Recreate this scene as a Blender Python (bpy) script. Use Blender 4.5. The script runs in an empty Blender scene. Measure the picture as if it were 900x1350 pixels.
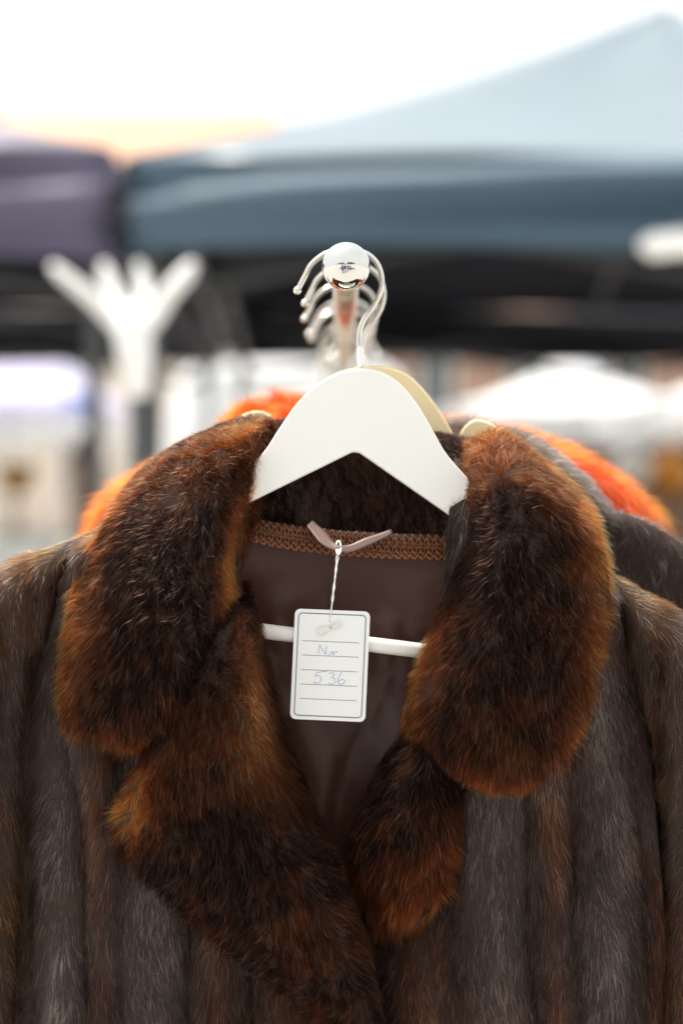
import bpy, bmesh, math, random
import numpy as np
from mathutils import Vector, Matrix

random.seed(7)
rng = np.random.default_rng(11)
sc = bpy.context.scene
col = sc.collection
PI = math.pi

# ------------------------------------------------------------------ camera
CAMZ = 1.5            # eye height
FD = 0.9              # distance to the plane of focus (world y = 0)
PX = 0.00045          # metres per photo pixel in that plane
HOR = 640             # photo row of the horizon
cam_d = bpy.data.cameras.new('camera')
cam = bpy.data.objects.new('camera', cam_d)
col.objects.link(cam)
cam.location = (0, -FD, CAMZ)
cam.rotation_euler = (PI / 2, 0, 0)
cam_d.sensor_fit = 'VERTICAL'
cam_d.sensor_height = 36
cam_d.sensor_width = 24
cam_d.lens = 36 * FD / (1350 * PX)
cam_d.shift_y = -(675 - HOR) / 1350
cam_d.clip_start = 0.02
cam_d.clip_end = 2000
cam_d.dof.use_dof = True
cam_d.dof.focus_distance = FD - 0.004
cam_d.dof.aperture_fstop = 2.5
sc.camera = cam

# ------------------------------------------------------------------ sky, sun, exposure
sun_dir = Vector((-0.30, 0.10, 0.95)).normalized()
w = bpy.data.worlds.new('World')
sc.world = w
w.use_nodes = True
wn = w.node_tree
bg = wn.nodes['Background']
sky = wn.nodes.new('ShaderNodeTexSky')
sky.sky_type = 'NISHITA'
sky.sun_disc = False
sky.sun_elevation = math.asin(sun_dir.z)
sky.sun_rotation = math.atan2(sun_dir.x, sun_dir.y)
sky.dust_density = 9.0
sky.air_density = 0.6
sky.ozone_density = 0.4
# thin bright cloud covers most of the blue
ctc = wn.nodes.new('ShaderNodeTexCoord'); cnz = wn.nodes.new('ShaderNodeTexNoise')
cnz.inputs['Scale'].default_value = 2.2; cnz.inputs['Detail'].default_value = 6
wn.links.new(ctc.outputs['Generated'], cnz.inputs['Vector'])
cmr = wn.nodes.new('ShaderNodeMapRange'); cmr.inputs[1].default_value = 0.3; cmr.inputs[2].default_value = 0.7; cmr.inputs[3].default_value = 0.78; cmr.inputs[4].default_value = 0.97
wn.links.new(cnz.outputs['Fac'], cmr.inputs[0])
cmx = wn.nodes.new('ShaderNodeMix'); cmx.data_type = 'RGBA'
cmx.inputs[7].default_value = (4.7, 4.8, 4.65, 1)
wn.links.new(cmr.outputs[0], cmx.inputs[0]); wn.links.new(sky.outputs[0], cmx.inputs[6])
wn.links.new(cmx.outputs[2], bg.inputs[0])
bg.inputs[1].default_value = 0.15
sl = bpy.data.lights.new('sun', 'SUN')
sl.energy = 3.8
sl.angle = math.radians(9)
sl.color = (1, 0.95, 0.88)
sun = bpy.data.objects.new('sun', sl)
col.objects.link(sun)
sun.rotation_euler = (-sun_dir).to_track_quat('-Z', 'Y').to_euler()
sun.location = (2, 4, 9)
vs = sc.view_settings
vs.view_transform = 'Standard'
vs.look = 'None'
vs.gamma = 1
vs.use_curve_mapping = False
vs.exposure = 1.08
sc.cycles.use_denoising = True
sc.cycles.max_bounces = 10
sc.cycles_curves.shape = 'RIBBONS'

# ------------------------------------------------------------------ helpers
def W(px, py, y=0.0):
    """point that stands y metres behind the focus plane at a photo pixel"""
    s = (FD + y) / FD
    return Vector(((px - 450) * PX * s, y, CAMZ + (HOR - py) * PX * s))

def WM(px, py, ymm):
    return W(px, py, ymm / 1000.0)

def link(o, parent=None):
    col.objects.link(o)
    if parent is not None:
        o.parent = parent
    return o

def tag(o, label, cat=None, group=None, kind=None):
    if label: o['label'] = label
    if cat: o['category'] = cat
    if group: o['group'] = group
    if kind: o['kind'] = kind
    return o

def thing(name, label, cat, group=None, loc=(0, 0, 0), rz=0):
    o = bpy.data.objects.new(name, None)
    o.empty_display_size = 0.05
    o.location = loc
    o.rotation_euler = (0, 0, rz)
    link(o)
    return tag(o, label, cat, group)

class MB:
    """collects shapes for one mesh"""
    def __init__(s):
        s.v = []; s.f = []
    def add(s, vs_, fs):
        n = len(s.v)
        s.v += [tuple(p) for p in vs_]
        s.f += [tuple(i + n for i in f) for f in fs]
        return s
    def box(s, c, d, rz=0.0):
        x, y, z = d[0] / 2, d[1] / 2, d[2] / 2
        R = Matrix.Rotation(rz, 3, 'Z')
        P = [R @ Vector(p) + Vector(c) for p in
             [(-x, -y, -z), (x, -y, -z), (x, y, -z), (-x, y, -z), (-x, -y, z), (x, -y, z), (x, y, z), (-x, y, z)]]
        return s.add(P, [(0, 3, 2, 1), (4, 5, 6, 7), (0, 1, 5, 4), (1, 2, 6, 5), (2, 3, 7, 6), (3, 0, 4, 7)])
    def tube(s, pts, r, n=8, flat=1.0):
        pts = [Vector(p) for p in pts]
        m = len(pts)
        rr = r if hasattr(r, '__len__') else [r] * m
        up = None; V = []
        for i in range(m):
            t = (pts[min(i + 1, m - 1)] - pts[max(i - 1, 0)]).normalized()
            if up is None:
                up = Vector((0, 0, 1)) if abs(t.z) < 0.9 else Vector((0, 1, 0))
            a = (up - t * up.dot(t)).normalized()
            b = t.cross(a); up = a
            for k in range(n):
                q = 2 * PI * k / n
                V.append(pts[i] + a * math.cos(q) * rr[i] + b * math.sin(q) * rr[i] * flat)
        F = []
        for i in range(m - 1):
            for k in range(n):
                F.append((i * n + k, i * n + (k + 1) % n, (i + 1) * n + (k + 1) % n, (i + 1) * n + k))
        F.append(tuple(range(n))[::-1]); F.append(tuple((m - 1) * n + k for k in range(n)))
        return s.add(V, F)
    def lathe(s, c, prof, n=24):
        c = Vector(c); V = []; F = []
        m = len(prof)
        for r, z in prof:
            for k in range(n):
                q = 2 * PI * k / n
                V.append(c + Vector((max(r, 1e-5) * math.cos(q), max(r, 1e-5) * math.sin(q), z)))
        for i in range(m - 1):
            for k in range(n):
                F.append((i * n + k, i * n + (k + 1) % n, (i + 1) * n + (k + 1) % n, (i + 1) * n + k))
        F.append(tuple(range(n))[::-1]); F.append(tuple((m - 1) * n + k for k in range(n)))
        return s.add(V, F)
    def grid(s, G, flip=False):
        nu, nv = G.shape[:2]
        F = []
        for i in range(nu - 1):
            for j in range(nv - 1):
                f = (i * nv + j, (i + 1) * nv + j, (i + 1) * nv + j + 1, i * nv + j + 1)
                F.append(f[::-1] if flip else f)
        return s.add(G.reshape(-1, 3).tolist(), F)
    def build(s, name, m, parent=None, smooth=False, bevel=0, solid=0, sub=0, inner=None):
        me = bpy.data.meshes.new(name)
        me.from_pydata(s.v, [], s.f)
        me.materials.append(m)
        if smooth:
            me.shade_smooth()
        me.update()
        o = link(bpy.data.objects.new(name, me), parent)
        if solid:
            md = o.modifiers.new('thickness', 'SOLIDIFY'); md.thickness = solid; md.offset = 0
            if inner is not None:
                me.materials.append(inner); md.material_offset = 1
        if bevel:
            md = o.modifiers.new('bevel', 'BEVEL'); md.width = bevel; md.segments = 3; md.limit_method = 'ANGLE'
        if sub:
            md = o.modifiers.new('sub', 'SUBSURF'); md.levels = sub; md.render_levels = sub
        return o

def copy_tree(o, parent=None):
    c = o.copy()
    link(c)
    c.parent = parent
    for ch in list(o.children):
        copy_tree(ch, c)
    return c

def crv(pts, n):
    """smooth Catmull-Rom line through points (array k x d) sampled n times"""
    P = np.asarray(pts, float)
    k = len(P)
    E = np.vstack([2 * P[0] - P[1], P, 2 * P[-1] - P[-2]])
    t = np.linspace(0, k - 1, n)
    i = np.minimum(t.astype(int), k - 2)
    f = (t - i)[:, None]
    p0, p1, p2, p3 = E[i], E[i + 1], E[i + 2], E[i + 3]
    return 0.5 * (2 * p1 + (p2 - p0) * f + (2 * p0 - 5 * p1 + 4 * p2 - p3) * f ** 2 + (3 * p1 - p0 - 3 * p2 + p3) * f ** 3)

def patch(ctrl, nu, nv, fold=None):
    """smooth surface through rows of (px, py, depth in mm) measurements"""
    C = np.asarray(ctrl, float)
    A = np.stack([crv(C[i], nv) for i in range(C.shape[0])])
    B = np.stack([crv(A[:, j], nu) for j in range(nv)], axis=1)
    if fold is not None:
        B[..., 2] += fold(B[..., 0], B[..., 1])
    y = B[..., 2] / 1000.0
    s = (FD + y) / FD
    return np.stack([(B[..., 0] - 450) * PX * s, y, CAMZ + (HOR - B[..., 1]) * PX * s], axis=-1)

# ------------------------------------------------------------------ materials
MATS = {}
def mat(name, c, rough=0.6, var=0.12, scale=8.0, metal=0.0, bump=0.0, bscale=60.0, spec=0.5, trans=0.0, c2=None, coat=0.0):
    if name in MATS: return MATS[name]
    m = bpy.data.materials.new(name); m.use_nodes = True
    nt = m.node_tree; b = nt.nodes['Principled BSDF']
    tc = nt.nodes.new('ShaderNodeTexCoord')
    nz = nt.nodes.new('ShaderNodeTexNoise'); nz.inputs['Scale'].default_value = scale; nz.inputs['Detail'].default_value = 5
    nt.links.new(tc.outputs['Object'], nz.inputs['Vector'])
    mx = nt.nodes.new('ShaderNodeMix'); mx.data_type = 'RGBA'
    a = tuple(max(0, x * (1 - var)) for x in c) if c2 is None else c
    d = tuple(min(1, x * (1 + var)) for x in c) if c2 is None else c2
    mx.inputs[6].default_value = (*a, 1); mx.inputs[7].default_value = (*d, 1)
    nt.links.new(nz.outputs['Fac'], mx.inputs[0])
    nt.links.new(mx.outputs[2], b.inputs['Base Color'])
    b.inputs['Roughness'].default_value = rough
    b.inputs['Metallic'].default_value = metal
    b.inputs['Specular IOR Level'].default_value = spec
    if coat: b.inputs['Coat Weight'].default_value = coat
    if bump:
        n2 = nt.nodes.new('ShaderNodeTexNoise'); n2.inputs['Scale'].default_value = bscale; n2.inputs['Detail'].default_value = 6
        nt.links.new(tc.outputs['Object'], n2.inputs['Vector'])
        bp = nt.nodes.new('ShaderNodeBump'); bp.inputs['Strength'].default_value = bump; bp.inputs['Distance'].default_value = 0.01
        nt.links.new(n2.outputs['Fac'], bp.inputs['Height']); nt.links.new(bp.outputs[0], b.inputs['Normal'])
    if trans:
        tr = nt.nodes.new('ShaderNodeBsdfTranslucent'); nt.links.new(mx.outputs[2], tr.inputs[0])
        ms = nt.nodes.new('ShaderNodeMixShader'); ms.inputs[0].default_value = trans
        nt.links.new(b.outputs[0], ms.inputs[1]); nt.links.new(tr.outputs[0], ms.inputs[2])
        nt.links.new(ms.outputs[0], nt.nodes['Material Output'].inputs[0])
    MATS[name] = m
    return m

def fur_mat(name, rough=0.32, radial=0.45, ior=1.45):
    m = bpy.data.materials.new(name); m.use_nodes = True
    nt = m.node_tree
    nt.nodes.remove(nt.nodes['Principled BSDF'])
    h = nt.nodes.new('ShaderNodeBsdfHairPrincipled')
    h.model = 'CHIANG'; h.parametrization = 'COLOR'
    at = nt.nodes.new('ShaderNodeAttribute'); at.attribute_name = 'fur_color'
    nt.links.new(at.outputs['Color'], h.inputs['Color'])
    h.inputs['Roughness'].default_value = rough
    h.inputs['Radial Roughness'].default_value = radial
    h.inputs['Coat'].default_value = 0.0
    mr = nt.nodes.new('ShaderNodeMapRange')       # long guard hairs are glossier than the underfur
    mr.inputs[3].default_value = ior; mr.inputs[4].default_value = ior + 0.20
    nt.links.new(at.outputs['Alpha'], mr.inputs[0]); nt.links.new(mr.outputs[0], h.inputs['IOR'])
    h.inputs['Random Roughness'].default_value = 0.3
    nt.links.new(h.outputs[0], nt.nodes['Material Output'].inputs[0])
    MATS[name] = m
    return m

FUR = fur_mat('mink_fur', ior=1.22)
CFUR = fur_mat('collar_mink_fur', 0.24, 0.42, 1.14)
FOX = fur_mat('fox_fur', 0.4, 0.6, 1.3)
PELT = mat('mink_pelt', (0.022, 0.010, 0.006), 0.9, 0.3, 30)
PELT_O = mat('orange_pelt', (0.42, 0.045, 0.006), 0.9, 0.3, 30)
SATIN = mat('brown_satin', (0.070, 0.029, 0.020), 0.32, 0.25, 14, bump=0.14, bscale=22, spec=0.35)
WHITEP = mat('white_hanger_paint', (0.74, 0.74, 0.71), 0.38, 0.05, 9, bump=0.10, bscale=18)
IVORY = mat('ivory_hanger_paint', (0.80, 0.66, 0.40), 0.4, 0.05, 20)
CHROME = mat('chrome', (0.60, 0.60, 0.58), 0.05, 0.02, 60, metal=1)
WIRE = mat('steel_wire', (0.62, 0.60, 0.55), 0.24, 0.05, 80, metal=1)

# ------------------------------------------------------------------ fur
_nk = [(rng.normal(size=(6, 3)), rng.uniform(0, 6.28, 6)) for _ in range(8)]
def noise(P, freq, k):
    K, ph = _nk[k]
    return np.sin(P @ (K.T * freq) + ph).mean(axis=1) * 1.6

def grow(name, G, n, parent, colour, flow, length, lift=0.35, width=0.00011, material=None, flip=False,
         region=None, guard=0.08, mess=0.16, wave=0.35, npts=5, droop=0.25):
    """real hair strands over a surface grid G (nu x nv x 3)"""
    nu, nv = G.shape[:2]
    du = np.gradient(G, axis=0); dv = np.gradient(G, axis=1)
    N = np.cross(du, dv); area = np.linalg.norm(N, axis=-1)
    N /= np.maximum(area[..., None], 1e-12)
    if flip: N = -N
    cell = area[:-1, :-1].copy()
    if region is not None:
        cell *= region(G[:-1, :-1])
    p = cell.ravel() / cell.sum()
    idx = rng.choice(len(p), size=n, p=p)
    i, j = idx // (nv - 1), idx % (nv - 1)
    a, b = rng.random(n)[:, None], rng.random(n)[:, None]
    def bil(A):
        return (A[i, j] * (1 - a) * (1 - b) + A[i + 1, j] * a * (1 - b) + A[i, j + 1] * (1 - a) * b + A[i + 1, j + 1] * a * b)
    R = bil(G); NN = bil(N); NN /= np.linalg.norm(NN, axis=1)[:, None]
    U = ((i + a[:, 0]) / (nu - 1)); V = ((j + b[:, 0]) / (nv - 1))
    F = flow(U, V, R)
    wv = np.stack([noise(R, 70, 0), noise(R, 70, 1), noise(R, 70, 2)], 1) * wave
    wv += np.stack([noise(R, 260, 3), noise(R, 260, 4), noise(R, 260, 5)], 1) * wave * 0.7
    wv += np.stack([noise(R, 800, 1), noise(R, 800, 2), noise(R, 800, 6)], 1) * wave * 0.7
    F = F + wv + rng.normal(size=(n, 3)) * mess
    F -= NN * (F * NN).sum(1)[:, None]
    F /= np.maximum(np.linalg.norm(F, axis=1)[:, None], 1e-9)
    L = length(U, V, R) * rng.uniform(0.7, 1.1, n) * (1 + 0.15 * noise(R, 120, 6))
    g = rng.random(n) < guard
    L = np.where(g, L * rng.uniform(1.15, 1.4, n), L)
    lf = np.clip(lift * rng.uniform(0.6, 1.5, n) + 0.15 * noise(R, 160, 7), 0.12, 3)
    t = np.linspace(0, 1, npts)
    pts = np.empty((n, npts, 3))
    d0 = NN * (lf * 1.9)[:, None] + F
    d0 /= np.linalg.norm(d0, axis=1)[:, None]
    d1 = NN * (lf * 0.5)[:, None] + F + np.array([0, 0, -droop]) + rng.normal(size=(n, 3)) * mess * 0.6
    d1 /= np.linalg.norm(d1, axis=1)[:, None]
    pos = R.copy(); pts[:, 0] = pos
    for k in range(1, npts):
        f = (k - 0.5) / (npts - 1)
        d = d0 * (1 - f) + d1 * f
        pos = pos + d * (L / (npts - 1))[:, None]
        pts[:, k] = pos
    hc = bpy.data.hair_curves.new(name)
    hc.add_curves([npts] * n)
    hc.attributes['position'].data.foreach_set('vector', pts.astype(np.float32).ravel())
    rad = width * rng.uniform(0.75, 1.25, (n, 1)) * np.where(g, 1.15, 1.0)[:, None] * (1 - 0.93 * t ** 2.2)[None]
    ra = hc.attributes.get('radius') or hc.attributes.new('radius', 'FLOAT', 'POINT')
    ra.data.foreach_set('value', rad.astype(np.float32).ravel())
    C = colour(U, V, R, g) * np.exp(rng.normal(0, 0.36, (n, 1)) + 0.30 * noise(R, 700, 4)[:, None] + 0.18 * noise(R, 250, 7)[:, None])
    C4 = np.ones((n, 4), np.float32); C4[:, :3] = np.clip(C, 0.0005, 0.9); C4[:, 3] = g
    ca = hc.attributes.new('fur_color', 'FLOAT_COLOR', 'CURVE')
    ca.data.foreach_set('color', C4.ravel())
    hc.materials.append(material or FUR)
    o = link(bpy.data.objects.new(name, hc), parent)
    o['kind'] = 'stuff'
    return o

def mixc(a, b, f):
    f = np.clip(f, 0, 1)[:, None]
    return np.asarray(a)[None] * (1 - f) + np.asarray(b)[None] * f

EDGE = np.array([0.36, 0.094, 0.019]); DARK = np.array([0.0055, 0.0014, 0.0006]); MID = np.array([0.085, 0.0205, 0.0048])  # lit rims and darker middle of collar and lapels, painted into the fur
def collar_colour(edge_fn, warm=1.0):
    def f(U, V, R, g):
        e = edge_fn(U, V)
        e = e * 0.85 + 0.13 + 0.12 * noise(R, 60, 0) + 0.09 * noise(R, 190, 3)
        c = mixc(DARK, MID, (e - 0.12) * 2.2)
        c = c + (EDGE - MID)[None] * np.clip((e - 0.5) * 1.9, 0, 1)[:, None] * warm
        c[g] = c[g] * 2.0 + np.array([0.014, 0.006, 0.003])
        return c
    return f

def body_colour(pelts, warm=0.0, ridge=None, tone=None):
    """pelts: px positions of the pelt grooves; paler grey back of each pelt, brown flanks. tone: (px, greyness, redness) of the sewn pelts"""
    pl = np.asarray(pelts, float)
    def f(U, V, R, g):
        px = R[:, 0] / (PX * (FD + R[:, 1]) / FD) + 450 + 14 * noise(R, 14, 2) + 6 * noise(R, 60, 1)
        if tone is None:
            k = np.clip(np.searchsorted(pl, px), 1, len(pl) - 1)
            h = (px - pl[k - 1]) / (pl[k] - pl[k - 1])
            gr = np.clip(1 - np.abs(h - 0.5) * 2.1, 0, 1) * 1.1 - .15
            br = noise(R, 26, 5) * 0.9 + 0.12 + warm
        else:
            T_ = np.asarray(tone, float)
            gr = np.interp(px, T_[:, 0], T_[:, 1]); br = np.interp(px, T_[:, 0], T_[:, 2]) + .3 * noise(R, 30, 5)
        gr = gr + .34 * noise(R, 20, 3) + .16 * noise(R, 90, 0)
        c = mixc((0.0060, 0.0019, 0.0009), (0.092, 0.072, 0.065), gr)
        br = np.clip(br, 0, 1)[:, None]
        c = c * (1 - br * 0.7) + np.array([0.150, 0.040, 0.011])[None] * (br * 0.7)
        k = np.clip(np.searchsorted(pl, px), 1, len(pl) - 1)        # shade in the grooves between pelts, painted into the fur colour
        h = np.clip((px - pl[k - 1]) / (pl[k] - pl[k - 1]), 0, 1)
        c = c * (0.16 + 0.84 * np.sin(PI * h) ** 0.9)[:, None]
        st = noise(R * np.array([1, 1, .10]), 420, 2) + noise(R * np.array([1, 1, .16]), 170, 6)     # streaks along the lie of the hair
        c = c * np.exp(0.5 * st)[:, None]
        if ridge is not None:
            k2 = np.clip(ridge(U, V) + .25 * noise(R, 70, 6), 0, 1)[:, None]
            c = c * (1 - k2) + np.array([0.50, 0.165, 0.040])[None] * k2
        c[g] = c[g] * 2.2 + 0.02
        return c
    return f

# ------------------------------------------------------------------ the setting: ground
M_GROUND = mat('pale_paving', (0.40, 0.39, 0.37), 0.8, 0.12, 2.0, bump=0.2, bscale=6)
MB().add([(-400, -400, 0), (400, -400, 0), (400, 400, 0), (-400, 400, 0)], [(0, 1, 2, 3)]).build('ground', M_GROUND)['kind'] = 'structure'

# ------------------------------------------------------------------ market tents
ROOF_GLARE = {}  # roofs paler than their valances: washed-out glare painted into the colour
def tent(name, label, cx, yf, half, zv0, zv1, peak, fabric, frame, group=None, truss=True, sag=0.16, inner=None):
    cy = yf + half
    t = thing(name, label, 'tent', group, (cx, cy, 0))
    n = 17
    # roof: four sagging faces
    S = np.array([-1, 1])
    for k in range(4):
        ang = k * PI / 2
        G = np.empty((n, 13, 3))
        for i in range(n):
            f = i / (n - 1)                       # eave -> peak
            for j in range(13):
                q = (j / 12) * 2 - 1
                x = q * half * (1 - f); y = -half * (1 - f)
                z = zv1 + (peak - zv1) * f - sag * 1.9 * f * (1 - f) - 0.05 * (1 - q * q) * f * (1 - f) * 4 * 0.5
                z += 0.008 * math.sin(9 * q + 5 * f)
                G[i, j] = (x * math.cos(ang) - y * math.sin(ang), x * math.sin(ang) + y * math.cos(ang), z)
        MB().grid(G, flip=True).build('roof_panel', ROOF_GLARE.get(fabric.name, fabric), t, smooth=True, solid=0.004, inner=inner)
        # valance with slack folds
        m_ = 41
        H = np.empty((9, m_, 3))
        for i in range(9):
            f = i / 8
            for j in range(m_):
                q = (j / (m_ - 1)) * 2 - 1
                x = q * half
                out = 0.012 + 0.050 * math.sin(PI * f) * math.sin(4.1 * q + 9 * f + k) + 0.040 * math.sin(11 * f + 2.3 * q + k) * (1 - q ** 8)
                y = -half - out
                z = zv1 + 0.003 - (zv1 - zv0) * f - 0.012 * math.cos(q * 5) * f
                H[i, j] = (x * math.cos(ang) - y * math.sin(ang), x * math.sin(ang) + y * math.cos(ang), z)
        MB().grid(H, flip=False).build('valance', fabric, t, smooth=True, solid=0.004, inner=inner)
    hl = half - 0.05
    for sx in (-1, 1):
        for sy in (-1, 1):
            MB().box((sx * hl, sy * hl, zv1 / 2 - 0.01), (0.04, 0.04, zv1 - 0.04)).build('leg', frame, t, bevel=0.004)
            MB().box((sx * hl, sy * hl, 0.006), (0.12, 0.12, 0.012)).build('foot_plate', frame, t, bevel=0.002)
    if truss:
        for k in range(4):
            ang = k * PI / 2
            R = Matrix.Rotation(ang, 3, 'Z')
            zl, zh = zv0 - 0.10, zv1 - 0.06
            for h in range(2):
                x0, x1 = (-hl, 0.0) if h == 0 else (0.0, hl)
                for d in (0, 1):
                    a = R @ Vector((x0, -hl + 0.02 + 0.025 * d, zl if d else zh)); b = R @ Vector((x1, -hl + 0.02 + 0.025 * d, zh if d else zl))
                    MB().tube([a, b], 0.013, 6).build('truss_bar', frame, t)
        for k in range(4):
            ang = k * PI / 2
            a = Matrix.Rotation(ang, 3, 'Z') @ Vector((0, -hl, zv1 - 0.08))
            MB().tube([a, (0, 0, peak - 0.5)], 0.013, 6).build('roof_bar', frame, t)
        MB().tube([(0, 0, peak - 0.62), (0, 0, peak - 0.05)], 0.02, 8).build('centre_pole', frame, t)
    return t

SLATE = mat('slate_blue_canopy', (0.043, 0.084, 0.124), 0.62, 0.15, 3, bump=0.12, bscale=9, spec=0.6)
PURP = mat('mauve_grey_canopy', (0.095, 0.082, 0.140), 0.62, 0.12, 3, bump=0.12, bscale=9, spec=0.6)
WCAN = mat('white_canopy', (0.80, 0.80, 0.80), 0.6, 0.03, 3, trans=0.3)
BLKM = mat('dark_frame', (0.05, 0.052, 0.055), 0.45, 0.1, 10, metal=0.3)
GREYM = mat('grey_frame', (0.4, 0.4, 0.4), 0.4, 0.1, 10, metal=0.5)
INNER = mat('underside_shade', (0.016, 0.016, 0.022), 0.85, 0.2, 4, spec=0.2)  # shade beneath the tents painted as a near-black inner side
ROOF_GLARE['slate_blue_canopy'] = mat('slate_roof_glare', (0.115, 0.155, 0.19), 0.36, 0.15, 3, bump=0.12, bscale=9, spec=0.6)
ROOF_GLARE['mauve_grey_canopy'] = mat('mauve_roof_glare', (0.16, 0.15, 0.20), 0.36, 0.15, 3, bump=0.12, bscale=9, spec=0.6)
Y0 = 3.9 - FD
tent('market_tent', 'slate blue pop-up tent with pointed roof and dark underside', 1.197, Y0, 1.733, 2.10, 2.345, 3.27, SLATE, BLKM, sag=0.09, inner=INNER)
tent('market_tent', 'mauve grey pop-up tent beside the slate blue tent', -2.40, Y0 + 0.05, 1.80, 2.09, 2.375, 3.27, PURP, BLKM, sag=0.09, inner=INNER)
tent('market_tent', 'far white pointed tent with its peak beside the wardrobe', 2.75, 16.4, 1.5, 2.12, 2.40, 3.05, WCAN, GREYM, None, False)
tent('market_tent', 'far white tent right next to another white tent', 5.85, 16.4, 1.5, 2.12, 2.40, 3.10, WCAN, GREYM, None, False)
tent('market_tent', 'pale blue tent between the far white tents', 3.6, 21.5, 1.6, 2.2, 2.5, 3.6, mat('pale_blue_canopy', (.55, .66, .78), .7, .04, 3, trans=.3), GREYM, None, False)
tent('market_tent', 'white tent standing nearer than the pale blue tent', 4.35, 13.2, 1.5, 2.0, 2.3, 2.85, WCAN, GREYM, None, False)
tent('market_tent', 'white tent far down the market behind the parasol', -5.2, 19.0, 1.9, 2.1, 2.4, 3.0, WCAN, GREYM, None, False)

b = MB()  # made-up white roll standing in for a bright spot under the valance
pts = [W(842 + i * 12, 322 + 2 * math.sin(i), Y0 - 0.05) for i in range(12)]
b.tube(pts, [0.012, 0.03, 0.034, 0.032, 0.034, 0.034, 0.033, 0.034, 0.034, 0.033, 0.03, 0.012], 10)
tag(b.build('bright_spot_roll', mat('bright_spot_white', (0.82, 0.82, 0.80), 0.7, 0.04, 8), None, True), 'white roll standing in for a bright spot at the lower edge of slate blue tent', 'bright spot')

# ------------------------------------------------------------------ buildings behind the market
def building(name, label, x0, x1, yf, h, depth, wall, roofm, floors, bays):
    cx = (x0 + x1) / 2
    t = thing(name, label, 'building', None, (cx, yf + depth / 2, 0))
    wd = x1 - x0
    MB().box((0, 0, h / 2), (wd, depth, h)).build('wall', wall, t)
    MB().add([(-wd / 2 - .4, -depth / 2 - .5, h), (wd / 2 + .4, -depth / 2 - .5, h), (wd / 2 + .4, 0, h + 2.6), (-wd / 2 - .4, 0, h + 2.6),
              (-wd / 2 - .4, depth / 2 + .5, h), (wd / 2 + .4, depth / 2 + .5, h)],
             [(0, 1, 2, 3), (3, 2, 5, 4), (0, 3, 4), (1, 5, 2), (0, 4, 5, 1)]).build('roof', roofm, t)
    MB().box((wd * 0.2, -0.4, h + 2.6), (0.9, 0.7, 1.8)).build('chimney', wall, t)
    gl = mat('window_glass', (0.05, 0.06, 0.07), 0.1, 0.1); fr = mat('window_frame_paint', (0.7, 0.7, 0.68), 0.5)
    for f in range(floors):
        for k in range(bays):
            x = -wd / 2 + (k + 0.5) * wd / bays; z = 1.9 + f * (h - 0.6) / floors
            o = MB().box((x, -depth / 2 - 0.03, z), (1.25, 0.1, 1.75)).build('window', fr, t)
            for s_ in (-1, 1):
                MB().box((x + s_ * 0.28, -depth / 2 - 0.085, z), (0.48, 0.02, 1.55)).build('pane', gl, o)
    return t
PEACH = mat('peach_plaster', (0.62, 0.53, 0.45), 0.9, 0.1, 1)
BRICK = mat('pink_brown_render', (0.34, 0.22, 0.17), 0.9, 0.15, 1)
TILE = mat('terracotta_tiles', (0.46, 0.27, 0.17), 0.8, 0.2, 2)
building('town_house', 'long peach plaster building with terracotta roof beyond the tents', -32, -2.3, 42, 10.6, 9, PEACH, TILE, 3, 9)
building('town_house', 'pink brown building at the end of the market', -1.5, 22, 46, 6.0, 9, BRICK, TILE, 2, 8)

# ------------------------------------------------------------------ white van
def van(label, cx, yb, wd, h, ln, body):
    t = thing('panel_van', label, 'van', None, (cx, yb + ln / 2, 0))
    prof = [(-.46, .35), (.46, .35), (.5, .6), (.5, 1.3), (.475, h - .35), (.43, h - .10), (.36, h), (-.36, h), (-.43, h - .10), (-.475, h - .35), (-.5, 1.3), (-.5, .6)]
    V = []; F = []; n = len(prof)
    for y, k in ((-ln / 2, .97), (-ln / 2 + .06, 1), (ln / 2 - 1.2, 1), (ln / 2 - .3, .97)):
        for (x, z) in prof: V.append((x * wd * k, y, .35 + (z - .35) * (k if k < 1 else 1)))
    for a in range(3):
        for k in range(n): F.append((a * n + k, a * n + (k + 1) % n, (a + 1) * n + (k + 1) % n, (a + 1) * n + k))
    F.append(tuple(range(n))[::-1]); F.append(tuple(3 * n + k for k in range(n)))
    MB().add(V, F).build('body', body, t, bevel=0.03)
    gl = mat('van_glass', (0.03, 0.035, 0.04), 0.08, 0.05)
    for s in (-1, 1):
        d = MB().box((s * .235 * wd, -ln / 2 - .012, 1.3), (.43 * wd, .03, 1.7)).build('rear_door', body, t, bevel=0.012)
        MB().box((s * .05 * wd, -ln / 2 - .04, 1.15), (.04, .03, .16)).build('door_handle', BLKM, d, bevel=0.005)
        MB().box((s * .47 * wd, -ln / 2 - .02, .95), (.1, .05, .45)).build('tail_light', mat('red_lens', (.4, .02, .02), .2), t, bevel=0.01)
        for y in (-ln * .3, ln * .3):
            wl = MB().tube([(s * (wd / 2 - .24), y, .34), (s * (wd / 2 - .02), y, .34)], .34, 20).build('wheel', mat('tyre', (.03, .03, .03), .8), t)
            MB().tube([(s * (wd / 2 - .05), y, .34), (s * (wd / 2 - .005), y, .34)], .2, 16).build('rim', GREYM, wl)
    MB().box((0, -ln / 2 - .05, .45), (wd * .9, .12, .16)).build('bumper', BLKM, t, bevel=0.02)
    return t
van('white panel van parked behind the fur rack', -0.41, 11.0, 2.0, 2.47, 4.8, mat('white_car_paint', (0.80, 0.81, 0.82), 0.25, 0.02, coat=0.5))

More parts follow.
